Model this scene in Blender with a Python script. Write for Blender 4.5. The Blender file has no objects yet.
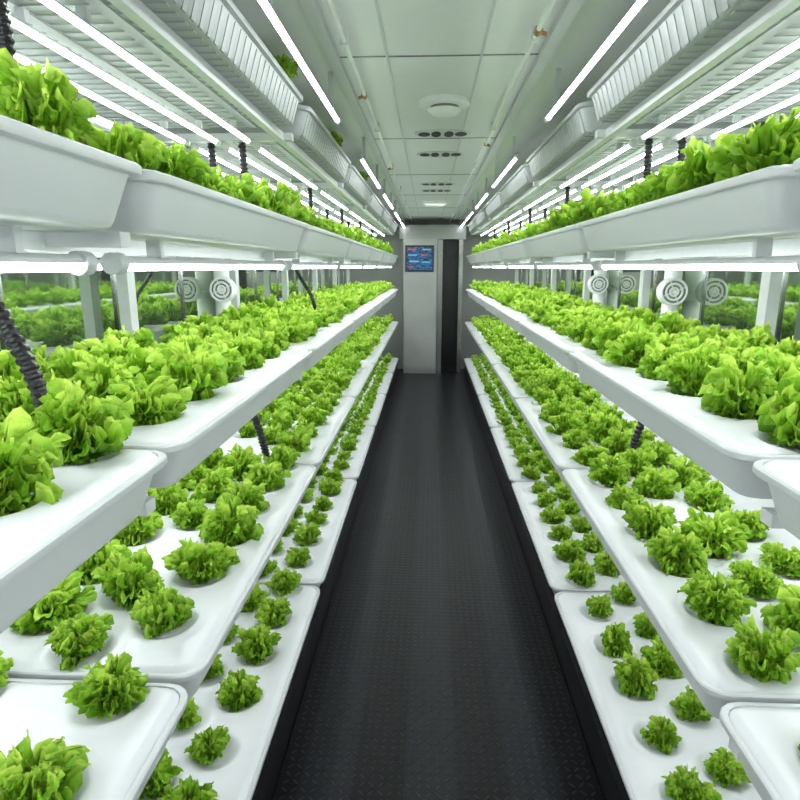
import bpy, math, random
import numpy as np
from mathutils import Vector, Matrix
random.seed(4)
scene = bpy.context.scene
COL = scene.collection
try:
    scene.view_settings.view_transform = 'Standard'
except Exception: pass

# ------------------------------------------------------------ materials
def new_mat(name):
    m = bpy.data.materials.new(name); m.use_nodes = True
    nt = m.node_tree
    return m, nt, nt.nodes['Principled BSDF']
def simple(name, col, rough=.5, metal=0., noise=.0, scale=20., bump=0., spec=None):
    m, nt, b = new_mat(name)
    b.inputs['Roughness'].default_value = rough
    b.inputs['Metallic'].default_value = metal
    if spec is not None: b.inputs['Specular IOR Level'].default_value = spec
    tc = nt.nodes.new('ShaderNodeTexCoord')
    n = nt.nodes.new('ShaderNodeTexNoise'); n.inputs['Scale'].default_value = scale
    n.inputs['Detail'].default_value = 4
    nt.links.new(tc.outputs['Object'], n.inputs['Vector'])
    r = nt.nodes.new('ShaderNodeValToRGB')
    k = noise
    r.color_ramp.elements[0].position = .3; r.color_ramp.elements[1].position = .7
    r.color_ramp.elements[0].color = (*[c*(1-k) for c in col], 1)
    r.color_ramp.elements[1].color = (*[min(1, c*(1+k)) for c in col], 1)
    nt.links.new(n.outputs['Fac'], r.inputs['Fac'])
    nt.links.new(r.outputs['Color'], b.inputs['Base Color'])
    if bump:
        bp = nt.nodes.new('ShaderNodeBump'); bp.inputs['Strength'].default_value = bump
        bp.inputs['Distance'].default_value = .002
        nt.links.new(n.outputs['Fac'], bp.inputs['Height'])
        nt.links.new(bp.outputs['Normal'], b.inputs['Normal'])
    return m
def emis(name, col, s):
    m, nt, b = new_mat(name)
    b.inputs['Base Color'].default_value = (.9, .9, .9, 1)
    b.inputs['Emission Color'].default_value = (*col, 1)
    b.inputs['Emission Strength'].default_value = s
    return m
M_TRAY = simple('tray_plastic', (.62, .65, .655), .32, noise=.02, scale=6)
M_COVER = simple('cover_plastic', (.76, .78, .80), .28, noise=.02, scale=5)
M_TROUGH_RIB = simple('ribbed_plastic', (.38, .41, .405), .45, noise=.03)
M_STEEL = simple('painted_steel', (.58, .61, .61), .4, noise=.03)
M_DARK = simple('black_plastic', (.012, .013, .015), .45, noise=.1)
M_HOSE = simple('hose_rubber', (.010, .010, .012), .35, noise=.1)
M_BRASS = simple('brass', (.45, .25, .08), .3, .9, noise=.1)
M_PVC = simple('pvc_white', (.86, .88, .88), .35, noise=.02)
M_CAP = simple('lamp_cap', (.55, .58, .58), .4, noise=.03)
M_GRILLE = simple('fan_shadow_gap', (.22, .24, .24), .4, noise=.03)
M_LED = emis('led_glow', (.95, .98, 1.0), 23.0)
M_CEIL = simple('ceiling_paint', (.76, .79, .77), .28, noise=.03, scale=2)
M_BACK = simple('back_wall_paint', (.30, .32, .31), .4, noise=.03, scale=2)
M_CAB = simple('cabinet_paint', (.34, .35, .335), .35, noise=.05, scale=4)
M_FRAME = simple('brushed_frame', (.30, .31, .31), .2, .9, noise=.14, scale=60)
M_DOORD = simple('dark_door', (.015, .017, .018), .25, noise=.1)
M_BASE = simple('black_baseboard', (.006, .0065, .008), .4, noise=.1, spec=.3)
M_GAP = simple('vent_gap', (.01, .012, .012), .6)

def wall_mat():
    m, nt, b = new_mat('polished_wall_panels')
    b.inputs['Metallic'].default_value = .95
    b.inputs['Roughness'].default_value = .03
    tc = nt.nodes.new('ShaderNodeTexCoord')
    n = nt.nodes.new('ShaderNodeTexNoise'); n.inputs['Scale'].default_value = 1.5
    nt.links.new(tc.outputs['Object'], n.inputs['Vector'])
    r = nt.nodes.new('ShaderNodeValToRGB')
    r.color_ramp.elements[0].color = (.50, .58, .48, 1)
    r.color_ramp.elements[1].color = (.60, .69, .58, 1)
    nt.links.new(n.outputs['Fac'], r.inputs['Fac'])
    nt.links.new(r.outputs['Color'], b.inputs['Base Color'])
    return m
M_WALL = wall_mat()

def mat_floor():
    m, nt, b = new_mat('rubber_mat_tread')
    b.inputs['Roughness'].default_value = .34
    b.inputs['Specular IOR Level'].default_value = .30
    tc = nt.nodes.new('ShaderNodeTexCoord')
    sep = nt.nodes.new('ShaderNodeSeparateXYZ')
    nt.links.new(tc.outputs['Object'], sep.inputs[0])
    def M(op, a, bb=0., c=None):
        x = nt.nodes.new('ShaderNodeMath'); x.operation = op
        for i, v in enumerate((a, bb, c)):
            if v is None: continue
            if isinstance(v, (int, float)): x.inputs[i].default_value = v
            else: nt.links.new(v, x.inputs[i])
        return x.outputs[0]
    X, Y = sep.outputs['X'], sep.outputs['Y']
    c = .030
    u = M('DIVIDE', X, c); v = M('DIVIDE', Y, c)
    fu = M('SUBTRACT', M('FRACT', u), .5); fv = M('SUBTRACT', M('FRACT', v), .5)
    par = M('FLOORED_MODULO', M('ADD', M('FLOOR', u), M('FLOOR', v)), 2.)
    sg = M('MULTIPLY_ADD', par, 2., -1.)
    fv2 = M('MULTIPLY', fv, sg)
    a = M('MULTIPLY', M('ADD', fu, fv2), .7071); d = M('MULTIPLY', M('SUBTRACT', fu, fv2), .7071)
    q = M('ADD', M('POWER', M('ABSOLUTE', M('DIVIDE', a, .42)), 2.), M('POWER', M('ABSOLUTE', M('DIVIDE', d, .13)), 2.))
    mask = M('MAXIMUM', M('SUBTRACT', 1., q), 0.)
    mk = M('MINIMUM', M('MULTIPLY', mask, 2.), 1.)
    bp = nt.nodes.new('ShaderNodeBump'); bp.inputs['Strength'].default_value = 1.
    bp.inputs['Distance'].default_value = .008
    nt.links.new(mk, bp.inputs['Height'])
    nt.links.new(bp.outputs['Normal'], b.inputs['Normal'])
    st = M('GREATER_THAN', M('SINE', M('MULTIPLY_ADD', X, 2*math.pi/.33, 1.2)), .0)
    fac = M('MULTIPLY_ADD', st, .25, M('MULTIPLY', mk, .75))  # tread highlights painted into the colour; lengthwise bands are the mat's own tone
    mix = nt.nodes.new('ShaderNodeMix'); mix.data_type = 'RGBA'
    mix.inputs['A'].default_value = (.0018, .0022, .0034, 1)
    mix.inputs['B'].default_value = (.034, .038, .050, 1)
    nt.links.new(fac, mix.inputs['Factor'])
    nt.links.new(mix.outputs['Result'], b.inputs['Base Color'])
    return m
M_MAT = mat_floor()

def leaf_mat():
    m, nt, b = new_mat('lettuce_leaf')
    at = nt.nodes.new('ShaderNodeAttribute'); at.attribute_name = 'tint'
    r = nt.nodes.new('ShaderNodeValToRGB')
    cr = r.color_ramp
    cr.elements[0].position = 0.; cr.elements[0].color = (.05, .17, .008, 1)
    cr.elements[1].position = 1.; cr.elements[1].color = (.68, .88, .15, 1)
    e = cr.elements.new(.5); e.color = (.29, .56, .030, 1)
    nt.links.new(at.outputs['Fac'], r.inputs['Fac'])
    tc = nt.nodes.new('ShaderNodeTexCoord')
    n = nt.nodes.new('ShaderNodeTexNoise'); n.inputs['Scale'].default_value = 130
    n.inputs['Detail'].default_value = 3
    nt.links.new(tc.outputs['Object'], n.inputs['Vector'])
    bp = nt.nodes.new('ShaderNodeBump'); bp.inputs['Strength'].default_value = .8
    bp.inputs['Distance'].default_value = .005
    nt.links.new(n.outputs['Fac'], bp.inputs['Height'])
    nt.links.new(bp.outputs['Normal'], b.inputs['Normal'])
    nt.links.new(r.outputs['Color'], b.inputs['Base Color'])
    b.inputs['Roughness'].default_value = .40
    b.inputs['Specular IOR Level'].default_value = .4
    tr = nt.nodes.new('ShaderNodeBsdfTranslucent')
    nt.links.new(r.outputs['Color'], tr.inputs['Color'])
    ms = nt.nodes.new('ShaderNodeMixShader'); ms.inputs[0].default_value = .34
    out = nt.nodes['Material Output']
    nt.links.new(b.outputs[0], ms.inputs[1]); nt.links.new(tr.outputs[0], ms.inputs[2])
    nt.links.new(ms.outputs[0], out.inputs['Surface'])
    return m
M_LEAF = leaf_mat()

def screen_mat():
    m, nt, b = new_mat('screen_display')
    tc = nt.nodes.new('ShaderNodeTexCoord')
    mp = nt.nodes.new('ShaderNodeMapping'); mp.inputs['Rotation'].default_value = (math.radians(90), 0, 0)
    nt.links.new(tc.outputs['Object'], mp.inputs['Vector'])
    br = nt.nodes.new('ShaderNodeTexBrick'); br.inputs['Scale'].default_value = 20
    br.inputs['Color1'].default_value = (.004, .012, .05, 1); br.inputs['Color2'].default_value = (.03, .22, .50, 1)
    br.inputs['Mortar'].default_value = (.004, .006, .02, 1); br.inputs['Mortar Size'].default_value = .05
    br.inputs['Bias'].default_value = -.1
    nt.links.new(mp.outputs[0], br.inputs['Vector'])
    nt.links.new(br.outputs['Color'], b.inputs['Base Color'])
    nt.links.new(br.outputs['Color'], b.inputs['Emission Color'])
    b.inputs['Emission Strength'].default_value = .6
    return m
M_SCREEN = screen_mat()

# ------------------------------------------------------------ mesh builder
class MB:
    def __init__(s): s.v = []; s.f = []
    def box(s, x0, x1, y0, y1, z0, z1):
        n = len(s.v)
        s.v += [(x0,y0,z0),(x1,y0,z0),(x1,y1,z0),(x0,y1,z0),(x0,y0,z1),(x1,y0,z1),(x1,y1,z1),(x0,y1,z1)]
        s.f += [tuple(n+i for i in q) for q in [(0,3,2,1),(4,5,6,7),(0,1,5,4),(1,2,6,5),(2,3,7,6),(3,0,4,7)]]
        return s
    def rings(s, rings, cap0=True, cap1=True):
        n0 = len(s.v); k = len(rings[0])
        for r in rings: s.v += [tuple(p) for p in r]
        for i in range(len(rings)-1):
            a = n0+i*k; b = a+k
            for j in range(k):
                j2 = (j+1) % k
                s.f.append((a+j, a+j2, b+j2, b+j))
        if cap0: s.f.append(tuple(n0+j for j in reversed(range(k))))
        if cap1: s.f.append(tuple(n0+(len(rings)-1)*k+j for j in range(k)))
        return s
    def path(s, pts, radii, n=12, caps=True):
        pts = [Vector(p) for p in pts]; rs = []
        ref = None
        for i, p in enumerate(pts):
            t = (pts[min(i+1, len(pts)-1)]-pts[max(i-1, 0)]).normalized()
            if ref is None:
                ref = Vector((0,0,1)) if abs(t.z) < .9 else Vector((1,0,0))
            u = t.cross(ref).normalized(); w = u.cross(t).normalized(); ref = w
            r = radii[i] if hasattr(radii, '__len__') else radii
            rs.append([p + (u*math.cos(2*math.pi*j/n) - w*math.sin(2*math.pi*j/n))*r for j in range(n)])
        return s.rings(rs, caps, caps)
    def torus(s, c, R, r, n=32, m=6):
        c = Vector(c); n0 = len(s.v)   # axis along Y
        for i in range(n):
            a = 2*math.pi*i/n
            for j in range(m):
                b = 2*math.pi*j/m
                rr = R + r*math.cos(b)
                s.v.append((c.x+rr*math.cos(a), c.y+r*math.sin(b), c.z+rr*math.sin(a)))
        for i in range(n):
            for j in range(m):
                s.f.append((n0+i*m+j, n0+((i+1)%n)*m+j, n0+((i+1)%n)*m+(j+1)%m, n0+i*m+(j+1)%m))
        return s
    def mesh(s, name, mat, smooth=30):
        me = bpy.data.meshes.new(name); me.from_pydata(s.v, [], s.f)
        me.materials.append(mat); me.validate(); me.update()
        if smooth:
            me.shade_smooth(); me.set_sharp_from_angle(angle=math.radians(smooth))
        return me
def ob(name, me, parent=None, loc=(0,0,0), **props):
    o = bpy.data.objects.new(name, me); COL.objects.link(o)
    o.location = loc
    if parent is not None: o.parent = parent
    for k, v in props.items(): o[k] = v
    return o
def dup(root, loc, rotz=None, scale=None, **props):
    r = root.copy(); COL.objects.link(r); r.location = loc
    if rotz is not None: r.rotation_euler = (0, 0, rotz)
    if scale is not None: r.scale = scale
    for k, v in props.items(): r[k] = v
    for c in TREE.get(root.name, []):
        cc = c.copy(); COL.objects.link(cc); cc.parent = r
    return r
TREE = {}
def spline(pts, n=10):
    P = [Vector(p) for p in pts]; P = [P[0]*2-P[1]] + P + [P[-1]*2-P[-2]]
    out = []
    for i in range(1, len(P)-2):
        for k in range(n):
            t = k/n
            out.append(.5*((2*P[i]) + (P[i+1]-P[i-1])*t + (2*P[i-1]-5*P[i]+4*P[i+1]-P[i+2])*t*t + (3*P[i]-P[i-1]-3*P[i+1]+P[i+2])*t**3))
    out.append(P[-2]); return out

# ------------------------------------------------------------ layout
XL, XR = -.45, .54
W, L, PITCH = .70, 1.325, 1.34
Y0 = 1.02
NT = 7                     # trays per tier and side
YC = [Y0 - PITCH/2 + PITCH*i for i in range(NT)]
YS = [Y0 + PITCH*i for i in range(-1, NT)]
TOP = {'A': .25, 'B': .80, 'C': 1.28, 'D': 1.757, 'E': 2.19}
CEIL = 2.30
WXL, WXR = -1.27, 1.36
YEND = 9.55
YB = -.9
def sx(side, off):   # off = distance from the aisle edge
    return XL-off if side < 0 else XR+off

# ------------------------------------------------------------ room
ob('floor', MB().box(WXL, WXR, YB, YEND, -.06, 0).mesh('floor', M_BASE, 0), kind='structure')
ob('ceiling', MB().box(WXL, WXR, YB, YEND, CEIL, CEIL+.05).mesh('ceiling', M_CEIL, 0), kind='structure')
ob('wall_left', MB().box(WXL-.05, WXL, YB, YEND, 0, CEIL).mesh('wall_left', M_WALL, 0), kind='structure')
ob('wall_right', MB().box(WXR, WXR+.05, YB, YEND, 0, CEIL).mesh('wall_right', M_WALL, 0), kind='structure')
ob('wall_back', MB().box(WXL, WXR, YEND, YEND+.05, 0, CEIL).mesh('wall_back', M_BACK, 0), kind='structure')
ob('wall_front', MB().box(WXL, WXR, YB-.05, YB, 0, CEIL).mesh('wall_front', M_CEIL, 0), kind='structure')
ob('baseboard_left', MB().box(XL-.05, XL-.015, YB, 9.05, 0, .145).mesh('bl', M_BASE, 0), kind='structure')
ob('baseboard_right', MB().box(XR+.015, XR+.05, YB, 9.05, 0, .145).mesh('br', M_BASE, 0), kind='structure')
k = 1
for x, w, d in [(-.33, .02, .02), (.38, .02, .02), (-.15, .004, .004), (.17, .004, .004)]:
    ob('trim_%d' % k, MB().box(x-w, x+w, YB, YEND, CEIL-d, CEIL).mesh('trim', M_STEEL, 0), kind='structure'); k += 1
for y in [.9+1.34*i for i in range(7)]:
    ob('trim_%d' % k, MB().box(-.31, .36, y-.003, y+.003, CEIL-.003, CEIL).mesh('trim', M_FRAME, 0), kind='structure'); k += 1
for x0, x1 in [(WXL, WXL+.008), (WXR-.008, WXR)]:
    for y in YS[1:]:
        for y2 in (y+.05, y+.72):
            if y2 > 9.4: continue
            ob('trim_%d' % k, MB().box(x0, x1, y2-.010, y2+.010, 0, CEIL).mesh('trim', M_FRAME, 0), kind='structure'); k += 1
ob('rubber_mat', MB().box(XL-.01, XR+.01, YB+.05, 9.07, 0, .008).mesh('rubber_mat', M_MAT, 0),
   label='black rubber walkway mat with raised tread along the aisle', category='floor mat')

# ------------------------------------------------------------ trays
def rr(w, l, r, z, n=5):
    out = []
    for cx, cy, a0 in [(w/2-r, l/2-r, 0), (-w/2+r, l/2-r, 90), (-w/2+r, -l/2+r, 180), (w/2-r, -l/2+r, 270)]:
        for i in range(n):
            a = math.radians(a0 + 90*i/(n-1)); out.append((cx+r*math.cos(a), cy+r*math.sin(a), z))
    return out
def trough_mesh(ribbed):
    mb = MB()
    mb.rings([rr(W-.10, L-.10, .03, .0), rr(W-.085, L-.085, .035, .004), rr(W-.075, L-.075, .04, .012),
              rr(W-.035, L-.035, .045, .078), rr(W-.03, L-.03, .045, .083), rr(W-.004, L-.004, .05, .084),
              rr(W, L, .05, .087), rr(W, L, .05, .097), rr(W-.006, L-.006, .048, .100), rr(W-.022, L-.022, .045, .100),
              rr(W-.026, L-.026, .043, .092)], True, True)
    if ribbed:
        n = 26
        for i in range(n):
            y = -L/2+.07+i*(L-.14)/(n-1); h = .010
            mb.box(-W/2+.052, W/2-.052, y-h, y+h, -.0035, .002)
            for s in (-1, 1):
                n1 = len(mb.v)
                a, b2 = s*(W/2-.043), s*(W/2-.020)
                c2, d2 = s*(W/2-.0385), s*(W/2-.0145)
                P = [(a,y-h,.004),(a,y+h,.004),(b2,y+h,.080),(b2,y-h,.080),(c2,y-h,.004),(c2,y+h,.004),(d2,y+h,.080),(d2,y-h,.080)]
                mb.v += P
                mb.f += [tuple(n1+i2 for i2 in q) for q in [(0,1,2,3),(4,7,6,5),(0,4,5,1),(3,2,6,7),(0,3,7,4),(1,5,6,2)]]
        for x in (-.17, 0, .17):
            mb.box(x-.014, x+.014, -L/2+.06, L/2-.06, -.007, .002)
    return mb.mesh('trough', M_TROUGH_RIB if ribbed else M_TRAY, 40)
HOLES = []
for r in range(4):
    for i in range(6):
        y = -.595 + .218*i + (.109 if r % 2 else 0)
        HOLES.append((r, -.205+.1367*r, y))
DEPTH = .013
def cover_mesh():
    NX, NY = 60, 112
    w, l, rc = W-.024, L-.024, .045
    xs = np.linspace(-w/2, w/2, NX); ys = np.linspace(-l/2, l/2, NY)
    X, Y = np.meshgrid(xs, ys, indexing='ij'); X = X.copy(); Y = Y.copy()
    cx = np.clip(X, -w/2+rc, w/2-rc); cy = np.clip(Y, -l/2+rc, l/2-rc)
    dx, dy = X-cx, Y-cy; d = np.hypot(dx, dy)
    m = (d > rc); X[m] = (cx+dx/np.maximum(d, 1e-9)*rc)[m]; Y[m] = (cy+dy/np.maximum(d, 1e-9)*rc)[m]
    cx = np.clip(X, -w/2+rc, w/2-rc); cy = np.clip(Y, -l/2+rc, l/2-rc)
    d = np.hypot(X-cx, Y-cy); ed = rc-d
    Z = np.full_like(X, .106)
    e = np.clip(1-ed/.012, 0, 1); Z -= .010*e*e
    for _, hx, hy in HOLES:
        q = np.hypot(X-hx, Y-hy)
        t = np.clip((.072-q)/.034, 0, 1); t = t*t*(3-2*t)
        Z -= DEPTH*t
        Z += .005*np.exp(-((q-.077)/.008)**2)*np.clip(ed/.03, 0, 1)
    vs = np.stack([X, Y, Z], -1).reshape(-1, 3)
    fs = [(i*NY+j, (i+1)*NY+j, (i+1)*NY+j+1, i*NY+j+1) for i in range(NX-1) for j in range(NY-1)]
    me = bpy.data.meshes.new('cover_panel'); me.from_pydata(vs.tolist(), [], fs)
    me.materials.append(M_COVER); me.update(); me.shade_smooth()
    return me
ME_COVER = cover_mesh(); ME_TR = trough_mesh(False); ME_TRR = trough_mesh(True)
def tray_template(me, label):
    root = ob('growing_tray', None, label=label, category='hydroponic tray', group='hydroponic growing trays')
    a = ob('trough', me, root); b = ob('cover_panel', ME_COVER, root)
    TREE[root.name] = [a, b]; return root
t_plain = tray_template(ME_TR, 'white plastic hydroponic tray with round planting dishes on the rack')
t_rib = tray_template(ME_TRR, 'grey ribbed plastic hydroponic tray close under the ceiling')
first = {'p': True, 'r': True}
t_rib.scale = (1, .962, 1)
for lv, zt in TOP.items():
    for side in (-1, 1):
        for i, y in enumerate(YC):
            key = 'r' if lv == 'E' else 'p'
            t = t_rib if key == 'r' else t_plain
            loc = (sx(side, W/2), y, zt-.10)
            if first[key]: t.location = loc; first[key] = False
            else: dup(t, loc)

# ------------------------------------------------------------ racks
for side in (-1, 1):
    root = ob('growing_rack', None, loc=(sx(side, .745), 4.4, 0), category='shelving rack',
              label='white painted steel cantilever rack carrying the growing trays')
    def part(name, mb, mat=M_STEEL):
        me = mb.mesh(name, mat, 0); o = ob(name, me, root, (-root.location.x, -root.location.y, 0)); return o
    for y in YS[1:]:
        yy = min(y, 9.04)
        xp = sx(side, .745)
        part('post', MB().box(xp-.022, xp+.022, yy-.03, yy+.03, 0, CEIL-.001))
        for lv, zt in TOP.items():
            zb = zt-.10-(.008 if lv == 'E' else 0)
            a, b2 = sorted((sx(side, .06), sx(side, .72)))
            part('arm', MB().box(a, b2, yy-.018, yy+.018, zb-.025, zb))
    for lv, zt in TOP.items():
        if lv == 'A': continue
        zb = zt-.10-(.008 if lv == 'E' else 0)
        for off in ((.20, .54) if lv != 'E' else (.10, .64)):
            x = sx(side, off)
            part('rail', MB().box(x-.012, x+.012, YB+.6, 9.06, zb-.03, zb-.001))

# ------------------------------------------------------------ LED tubes
LT = 1.21
lamp = ob('tube_light', None, label='white LED tube light mounted beneath a tray', category='tube light', group='LED tube lights')
R_T = .0088
def arc(a0, a1, n, r, closed=False):
    mb = MB(); A = [math.radians(a0+(a1-a0)*i/n) for i in range(n+1)]
    for y in (-LT/2, LT/2):
        for a in A: mb.v.append((r*math.cos(a), y, r*math.sin(a)))
    k2 = n+1
    for i in range(n): mb.f.append((i, k2+i, k2+i+1, i+1))
    return mb
tube = arc(180, 360, 6, R_T).mesh('lamp_tube', M_LED, 0); tube.shade_smooth()
hous = arc(0, 180, 7, R_T+.0006).mesh('lamp_housing', M_CAP, 0)
cap = MB().path([(0, 0, 0), (0, .004, 0), (0, .034, 0), (0, .038, 0)], [.008, .013, .013, .009], 12).mesh('end_cap', M_CAP, 40)
clip = MB().box(-.010, .010, -.008, .008, .008, .032).mesh('mounting_clip', M_CAP, 0)
TREE[lamp.name] = [ob('lamp_tube', tube, lamp), ob('lamp_housing', hous, lamp), ob('end_cap', cap, lamp, (0, -LT/2-.03, 0)), ob('end_cap', cap, lamp, (0, LT/2-.006, 0)),
                   ob('mounting_clip', clip, lamp, (0, -.45, 0)), ob('mounting_clip', clip, lamp, (0, .45, 0))]
f1 = True
def put_lamp(x, y, z, **p):
    global f1
    if f1: lamp.location = (x, y, z); f1 = False
    else: dup(lamp, (x, y, z), **p)
for side in (-1, 1):
    for i, y in enumerate(YC):
        for off in (.21, .33, .45, .57):
            put_lamp(sx(side, off), y, 2.048)
        for lv, offs in (('D', (.11, .40)), ('C', (.27, .44)), ('B', (.27,))):
            for off in offs:
                if lv == 'D': put_lamp(sx(side, off), y, 1.606, scale=(1.5, 1, 1.5))
                else: put_lamp(sx(side, off), y, TOP[lv]-.10-.033)
    for y in (-.35, 1.95, 4.0, 5.6, 7.2, 8.7):
        put_lamp(sx(side, -.08), y, 2.17, label='white LED tube light hanging along the ceiling edge')
        for dy in (-.45, .45):
            x = sx(side, -.08)
            ob('lamp_bracket', MB().box(x-.008, x+.008, y+dy-.006, y+dy+.006, 2.20, CEIL).mesh('lamp_bracket', M_STEEL, 0),
               label='small steel bracket holding a tube light to the ceiling', category='bracket', group='lamp brackets')

# ------------------------------------------------------------ hoses
def hose(pts, r=.016, label='black corrugated drain hose between two trays'):
    P = spline(pts, 14); n = 26*len(pts)
    q = []
    for k in range(n):
        t = k/(n-1)*(len(P)-1); i = min(int(t), len(P)-2); q.append(P[i].lerp(P[i+1], t-i))
    rad = [r*(1.12 if j % 4 in (0, 1) else .88) for j in range(n)]
    base = q[-1]
    me = MB().path([p-base for p in q], rad, 10).mesh('drain_hose', M_HOSE, 0)
    ob('drain_hose', me, None, base, label=label, category='hose', group='black corrugated drain hoses')
    ENDS.append((base.x, base.y, base.z))
ENDS = []
for side in (-1, 1):
    for i, y in enumerate(YS[1:7]):
        for off in ((.27, .39)):
            x = sx(side, off)
            hose([(x, y+.005, 2.083) if False else (x, y+.06, 2.083), (x+.004, y+.06, 1.95), (x, y+.03, 1.84), (x, y, 1.765)], .014)
    d = -side
    for y in ((YS[1], YS[3]) if side < 0 else ()):
        x = sx(side, .27)
        hose([(x-d*.12, y+.06, 1.65), (x-d*.08, y+.05, 1.55), (x, y+.02, 1.42), (x+d*.03, y+.02, 1.29)], .015 if y < 2 else .012)
    y = YS[2]; x = sx(side, .25 if side < 0 else .31)
    hose([(x-d*.06, y+.06, 1.17), (x-d*.05, y+.05, 1.08), (x, y+.03, .93), (x+d*.03, y+.02, .81)], .015)

# ------------------------------------------------------------ ducts and fans
fan_h = MB().path([(0, -.02, 0), (0, -.018, 0), (0, .03, 0), (0, .05, 0)], [.064, .070, .070, .052], 32).mesh('fan_housing', M_PVC, 35)
fan_b = MB().path([(0, -.023, 0), (0, -.0202, 0)], [.061, .061], 32).mesh('fan_opening', M_GRILLE, 35)
g = MB()
for R in (.020, .041, .063): g.torus((0, -.028, 0), R, .0065)
for a in range(4):
    c, s = math.cos(a*math.pi/2+.4), math.sin(a*math.pi/2+.4)
    g.path([(.01*c, -.028, .01*s), (.063*c, -.028, .063*s)], .003, 6)
g.path([(0, -.034, 0), (0, -.02, 0)], .011, 16)
fan_g = g.mesh('grille', M_PVC, 40)
fan = ob('duct_fan', None, label='round white ventilation fan with a ringed grille beside the wall', category='fan', group='round duct fans')
TREE[fan.name] = [ob('fan_housing', fan_h, fan), ob('fan_opening', fan_b, fan), ob('grille', fan_g, fan)]
duct_me = MB().path([(0, 0, 0), (0, 0, .42), (0, 0, .425), (0, 0, .46), (0, 0, .465), (0, 0, .8)], [.045, .045, .052, .052, .045, .045], 24).mesh('pipe', M_PVC, 35)
ff = True
for x, y in [(-1.17, 3.42), (1.26, 3.22), (1.26, 4.62)]:
    if ff: fan.location = (x, y, 1.475); ff = False
    else: dup(fan, (x, y, 1.475))
    ob('ventilation_duct', duct_me, None, (x-.045*(1 if x < 0 else -1), y+.12, 1.0), label='white round plastic ventilation duct rising along the wall',
       category='duct', group='white ventilation ducts')

# ------------------------------------------------------------ ceiling items
sd = ob('smoke_detector', None, loc=(.06, 2.82, CEIL), label='round white ceiling smoke detector', category='smoke detector')
mb = MB().path([(0, 0, 0), (0, 0, -.016), (0, 0, -.022)], [.110, .110, .098], 40)
ob('base_plate', mb.mesh('base_plate', M_PVC, 30), sd)
mb = MB().path([(0, 0, -.020), (0, 0, -.034)], [.062, .062], 36)
ob('sensor_slot', mb.mesh('sensor_slot', M_FRAME, 30), sd)
mb = MB().path([(0, 0, -.034), (0, 0, -.037), (0, 0, -.052), (0, 0, -.060)], [.072, .072, .056, .03], 36)
ob('sensor_dome', mb.mesh('sensor_dome', M_PVC, 30), sd)
def oval_vent(y, label='oval ceiling air vent with dark openings'):
    r = ob('ceiling_vent', None, loc=(.065, y, CEIL), label=label, category='air vent', group='oval ceiling vents')
    p = MB(); n = 40
    p.rings([[( .150*math.cos(2*math.pi*j/n), .095*math.sin(2*math.pi*j/n), z) for j in range(n)] for z in (0, -.006)])
    ob('vent_plate', p.mesh('vent_plate', M_STEEL, 30), r)
    q = MB()
    for cx, cy, a, b2 in [(-.098, 0, .032, .050), (-.034, .0, .026, .068), (.034, 0, .026, .068), (.098, 0, .032, .050)]:
        q.rings([[(cx+a*math.cos(2*math.pi*j/20), cy+b2*math.sin(2*math.pi*j/20), z) for j in range(20)] for z in (-.005, -.008)])
    ob('vent_opening', q.mesh('vent_opening', M_GAP, 0), r)
for y in (3.45, 4.05, 5.45, 5.9): oval_vent(y)
cl = ob('ceiling_light', None, loc=(.06, 7.0, CEIL), label='small square ceiling lamp', category='ceiling lamp')
ob('lamp_housing', MB().box(-.13, .13, -.13, .13, -.02, 0).mesh('lamp_housing', M_PVC, 0), cl)
ob('lamp_diffuser', MB().box(-.11, .11, -.11, .11, -.026, -.02).mesh('lamp_diffuser', emis('soft_glow', (1, 1, 1), .5), 0), cl)
for x, vy in [(-.265, (2.6, 4.4)), (.31, (1.95, 3.6))]:
    r = ob('ceiling_pipe', None, loc=(x, 0, CEIL-.030), label='thin white water pipe with brass valves under the ceiling', category='pipe')
    ob('pipe', MB().path([(0, YB, 0), (0, YEND, 0)], .008, 12).mesh('pipe', M_CEIL, 60), r)
    for y in vy:
        ob('valve', MB().path([(0, y-.018, 0), (0, y-.014, 0), (0, y+.014, 0), (0, y+.018, 0)], [.009, .012, .012, .009], 8)
           .path([(0, y, 0), (-.025 if x < 0 else .025, y, -.010)], .006, 8).mesh('valve', M_BRASS, 0), r, label='brass valve')
    for i in range(7):
        ob('pipe_clip', MB().box(-.012, .012, 1.2*i+.8, 1.2*i+.82, -.012, .030).mesh('pipe_clip', M_CEIL, 0), r)

# ------------------------------------------------------------ far end
YF = 9.1
cab = ob('control_cabinet', None, loc=(-.13, YF, 0), label='tall light grey control cabinet with a touch screen', category='cabinet')
ob('body', MB().box(-.25, .25, .0, .43, .0, 2.0).mesh('body', M_CAB, 0), cab)
ob('door', MB().box(-.24, .24, -.018, -.0005, .06, 1.98).mesh('door', M_CAB, 0), cab)
ob('screen_bezel', MB().box(-.22, .20, -.032, -.0185, 1.53, 1.91).mesh('bezel', M_DARK, 0), cab)
ob('screen', MB().box(-.200, .180, -.035, -.0325, 1.555, 1.885).mesh('screen', M_SCREEN, 0), cab, label='lit blue touch screen')
for i, (c, x0, x1, z) in enumerate([((.45, .05, .04), -.18, -.06, 1.84), ((.15, .3, .5), .03, .16, 1.84), ((.08, .25, .5), -.18, -.05, 1.76), ((.45, .06, .05), .02, .10, 1.76), ((.15, .3, .5), -.16, -.02, 1.67), ((.06, .3, .5), .03, .15, 1.66), ((.4, .05, .05), -.17, -.10, 1.59)]):
    mt, ntt, bb = new_mat('readout'); bb.inputs['Base Color'].default_value = (*c, 1); bb.inputs['Emission Color'].default_value = (*c, 1); bb.inputs['Emission Strength'].default_value = .5
    ob('screen_bar', MB().box(x0, x1, -.0365, -.0352, z, z+.02).mesh('bar', mt, 0), cab)
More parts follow.
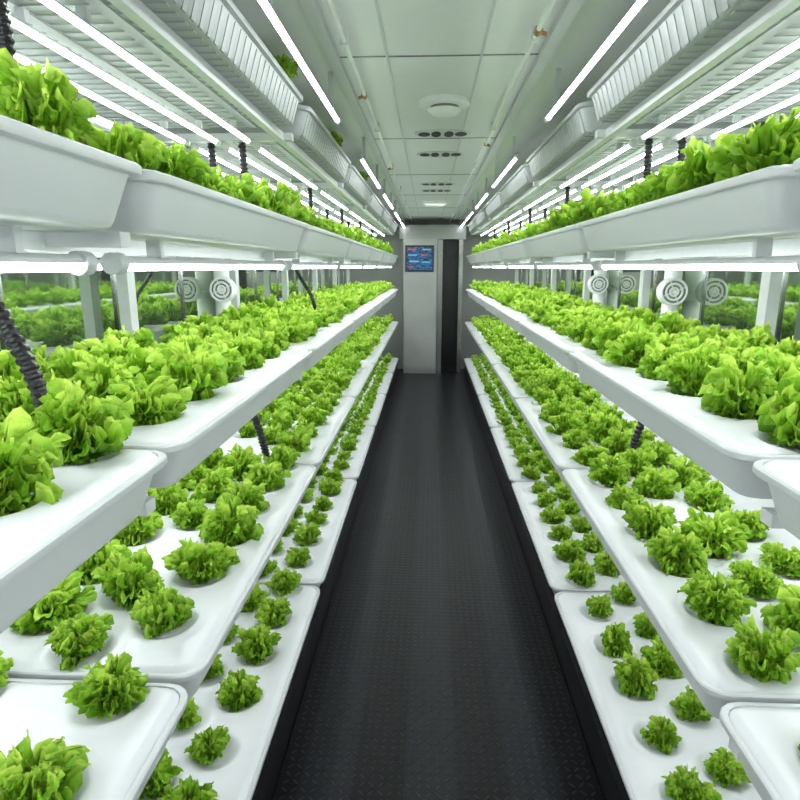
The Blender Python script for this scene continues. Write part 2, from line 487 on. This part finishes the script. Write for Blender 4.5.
ob('trim_%d' % k, MB().box(.125, .20, YF, YEND, 0, 2.0).mesh('frame', M_FRAME, 0), kind='structure'); k += 1
ob('trim_%d' % k, MB().box(.44, .50, YF+.02, YEND, 0, 2.0).mesh('frame', M_FRAME, 0), kind='structure'); k += 1
ob('trim_%d' % k, MB().box(-.44, .54, YF+.02, YEND, 2.0, 2.2).mesh('head', M_BACK, 0), kind='structure'); k += 1
ob('door_1', MB().box(.20, .44, YEND-.06, YEND-.001, 0, 2.0).box(.23, .41, YEND-.07, YEND-.06, 1.1, 1.9).mesh('door_1', M_DOORD, 0), kind='structure')

# ------------------------------------------------------------ lettuces
def lettuce_arrays(seed, nleaf, nu, nv, fine=True):
    """loose-leaf head: fan-shaped leaves whose over-long margin is thrown into rounded frills"""
    rng = np.random.RandomState(seed); V = []; F = []; T = []
    n0 = 0
    for i in range(nleaf):
        t = i/(nleaf-1)
        az = i*2.39996+rng.uniform(-.45, .45)
        lean = math.radians(72-60*t**.8 + rng.uniform(-15, 15))
        ln = (.082+.034*t-.026*t*t)*rng.uniform(.74, 1.22)
        wf = (.54-.14*t)*rng.uniform(.85, 1.15)
        pmax = math.radians(rng.uniform(62, 84))
        ph, ph2, ph3 = rng.uniform(0, 6.28, 3)
        cyc = rng.uniform(4.6, 6.4) if fine else rng.uniform(3.0, 3.6)
        curl = rng.uniform(.4, 1.9)
        tw = rng.uniform(-.45, .45)
        g_ = np.linspace(-.2, 1.35, 60); gs = np.clip(g_, 0, None)
        thc = lean*(1.10-.60*gs)+curl*np.clip(gs-.45, 0, None)**2*1.8
        dg = (g_[1]-g_[0])*ln
        rc_ = np.concatenate([[0], np.cumsum(np.sin(thc[1:])*dg)]); zc_ = np.concatenate([[0], np.cumsum(np.cos(thc[1:])*dg)])
        o_ = np.interp(0, g_, rc_); rc_ -= o_; o_ = np.interp(0, g_, zc_); zc_ -= o_
        us = np.linspace(0, 1, nu)**.7; vs = np.linspace(-1, 1, nv)
        U, Q = np.meshgrid(us, vs, indexing='ij')
        phi = Q*pmax
        w1 = 2*math.pi*cyc/2
        outl = np.cos(Q*1.25)**.40*(1+.08*np.sin(w1*Q*.6+ph2))
        rho = U*outl
        wob = .5*np.sin(3.1*Q+ph2)
        a1 = w1*(Q+.08*wob)+ph+.8*U*np.sin(ph3)
        f1 = U**2.4*(.6+.4*np.cos(Q*1.2))*(1+.4*np.sin(2.3*Q+ph3))
        ruf = f1*.0110*np.sin(a1)
        rho = rho + f1*.05*np.cos(a1*2+.6)
        phi = phi + f1*.14*np.cos(a1)
        if fine:
            a2 = w1*2.6*Q+ph3
            ruf = ruf + U**3.5*.0066*np.sin(a2)
            rho = rho + U**5*.035*np.cos(a2+1.)
            phi = phi + U**5*.035*np.cos(a2)
        ruf = ruf + .0032*np.sin(16*U+7*Q+ph2)*U + .004*np.sin(2.2*Q+5*U+ph3)*U
        along = rho*np.cos(phi)
        across = rho*np.sin(phi)*ln*wf
        cup = .010*(np.abs(Q)**2)*U + ruf
        R = np.interp(along, g_, rc_)+.004; Z = np.interp(along, g_, zc_); TH = np.interp(along, g_, thc)
        R = R - np.cos(TH)*cup; Z = Z + np.sin(TH)*cup
        S2 = across*math.cos(tw); Z = Z + across*math.sin(tw)*.6
        X = R*math.cos(az)-S2*math.sin(az); Y = R*math.sin(az)+S2*math.cos(az)
        Z = np.maximum(Z, .0012)
        V.append(np.stack([X, Y, Z], -1).reshape(-1, 3))
        idx = np.arange(nu*nv).reshape(nu, nv)+n0
        F.append(np.stack([idx[:-1, :-1], idx[1:, :-1], idx[1:, 1:], idx[:-1, 1:]], -1).reshape(-1, 4))
        tint = np.clip(.04+.62*U**2.0+.16*t+20*ruf+rng.uniform(-.12, .12), 0, 1)  # paler tips; shade put into the colour, core and folds darker, crests brighter
        T.append(tint.reshape(-1)); n0 += nu*nv
    return np.concatenate(V), np.concatenate(F), np.concatenate(T)
def mesh_np(name, V, F, T):
    me = bpy.data.meshes.new(name)
    me.vertices.add(len(V)); me.vertices.foreach_set('co', V.astype(np.float32).ravel())
    me.loops.add(F.size); me.loops.foreach_set('vertex_index', F.astype(np.int32).ravel())
    me.polygons.add(len(F)); me.polygons.foreach_set('loop_start', np.arange(0, F.size, 4, dtype=np.int32))
    try: me.polygons.foreach_set('loop_total', np.full(len(F), 4, dtype=np.int32))
    except Exception: pass
    me.update(calc_edges=True)
    a = me.attributes.new('tint', 'FLOAT', 'POINT'); a.data.foreach_set('value', T.astype(np.float32))
    me.materials.append(M_LEAF); me.shade_smooth(); me.validate()
    return me
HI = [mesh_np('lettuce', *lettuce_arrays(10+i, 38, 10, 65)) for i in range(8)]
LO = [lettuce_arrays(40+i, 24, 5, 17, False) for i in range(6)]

cam = bpy.data.cameras.new('camera'); camo = bpy.data.objects.new('camera', cam); COL.objects.link(camo)
camo.location = (0, 0, 1.6); camo.rotation_euler = (math.radians(77.5), 0, math.radians(2.7))
cam.lens = 27; cam.sensor_width = 36; cam.clip_start = .02
scene.camera = camo
bpy.context.view_layer.update()
MI = camo.rotation_euler.to_matrix().transposed()
def proj(p):
    q = MI @ (Vector(p)-camo.location)
    if q.z > -.05: return None
    return 400+600*q.x/-q.z, 400-600*q.y/-q.z, -q.z
rowsvis = {'A': (0, 1), 'B': (0, 1, 2), 'C': (0, 1, 2, 3), 'D': (0, 1, 2)}
S = {'A': .82, 'B': .94, 'C': 1.03, 'D': 1.12}
cand = []
for lv in 'ABCD':
    for side in (-1, 1):
        for y in YC:
            for r, hx, hy in HOLES:
                rr_ = r if side > 0 else 3-r
                if rr_ not in rowsvis[lv]: continue
                if random.random() < .03: continue
                x = sx(side, W/2)+hx; yy = y+hy; z = TOP[lv]-.10+.106-DEPTH
                if lv in 'BC' and any(abs(x-ex) < .10 and abs(yy-ey) < .075 and abs(z-ez) < .1 for ex, ey, ez in ENDS): continue
                p = proj((x, yy, z+.05))
                if p is None: continue
                m = 75/p[2]
                if not (-m < p[0] < 800+m and -m < p[1] < 800+m): continue
                pen = 1.0
                if lv == 'D': pen = 1.25 if rr_ < 2 else 2.2
                if rr_ >= 3: pen *= 1.2
                cand.append((p[2]*pen, x, yy, z, lv))
cand.sort()
GR = 'lettuces growing in the trays'
lab = {'A': 'small bright green curly lettuce on the lowest tray', 'B': 'bright green curly lettuce in a white tray dish',
       'C': 'full bright green curly lettuce on a waist-high tray', 'D': 'bright green curly lettuce on a tray above eye level'}
extra = [(XL-.05, 2.15), (XL-.06, 3.3), (XL-.06, 4.6)]
N1 = 297
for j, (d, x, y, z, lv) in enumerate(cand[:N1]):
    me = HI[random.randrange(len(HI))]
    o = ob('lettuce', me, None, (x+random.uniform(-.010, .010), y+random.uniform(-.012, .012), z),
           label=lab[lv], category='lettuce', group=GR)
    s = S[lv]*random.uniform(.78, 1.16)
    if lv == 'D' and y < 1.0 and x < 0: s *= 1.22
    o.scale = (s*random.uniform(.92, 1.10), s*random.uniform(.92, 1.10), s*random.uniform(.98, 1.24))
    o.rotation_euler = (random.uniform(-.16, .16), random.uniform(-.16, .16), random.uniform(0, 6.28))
for x, y in extra:
    o = ob('lettuce', HI[1], None, (x, y, TOP['E']+.006), label='small green curly lettuce on the ribbed top tray', category='lettuce', group=GR)
    o.scale = (.8, .8, .8); o.rotation_euler = (0, 0, random.uniform(0, 6.28))
VV, FF, TT = [], [], []; n0 = 0
for (d, x, y, z, lv) in cand[N1:]:
    V, F, T = LO[random.randrange(len(LO))]
    s = S[lv]*random.uniform(.84, 1.2); a = random.uniform(0, 6.28)
    c, q = math.cos(a), math.sin(a)
    P = np.stack([V[:, 0]*c-V[:, 1]*q, V[:, 0]*q+V[:, 1]*c, V[:, 2]*random.uniform(.98, 1.24)], -1)*s + np.array([x, y, z])
    VV.append(P); FF.append(F+n0); TT.append(np.clip(T+random.uniform(-.12, .10), 0, 1)); n0 += len(V)
if VV:
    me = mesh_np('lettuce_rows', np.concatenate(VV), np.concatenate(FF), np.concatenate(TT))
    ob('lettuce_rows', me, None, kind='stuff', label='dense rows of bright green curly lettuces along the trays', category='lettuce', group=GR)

# ------------------------------------------------------------ world
w = bpy.data.worlds.new('world'); scene.world = w; w.use_nodes = True
w.node_tree.nodes['Background'].inputs[0].default_value = (.8, .9, 1, 1)
w.node_tree.nodes['Background'].inputs[1].default_value = .3
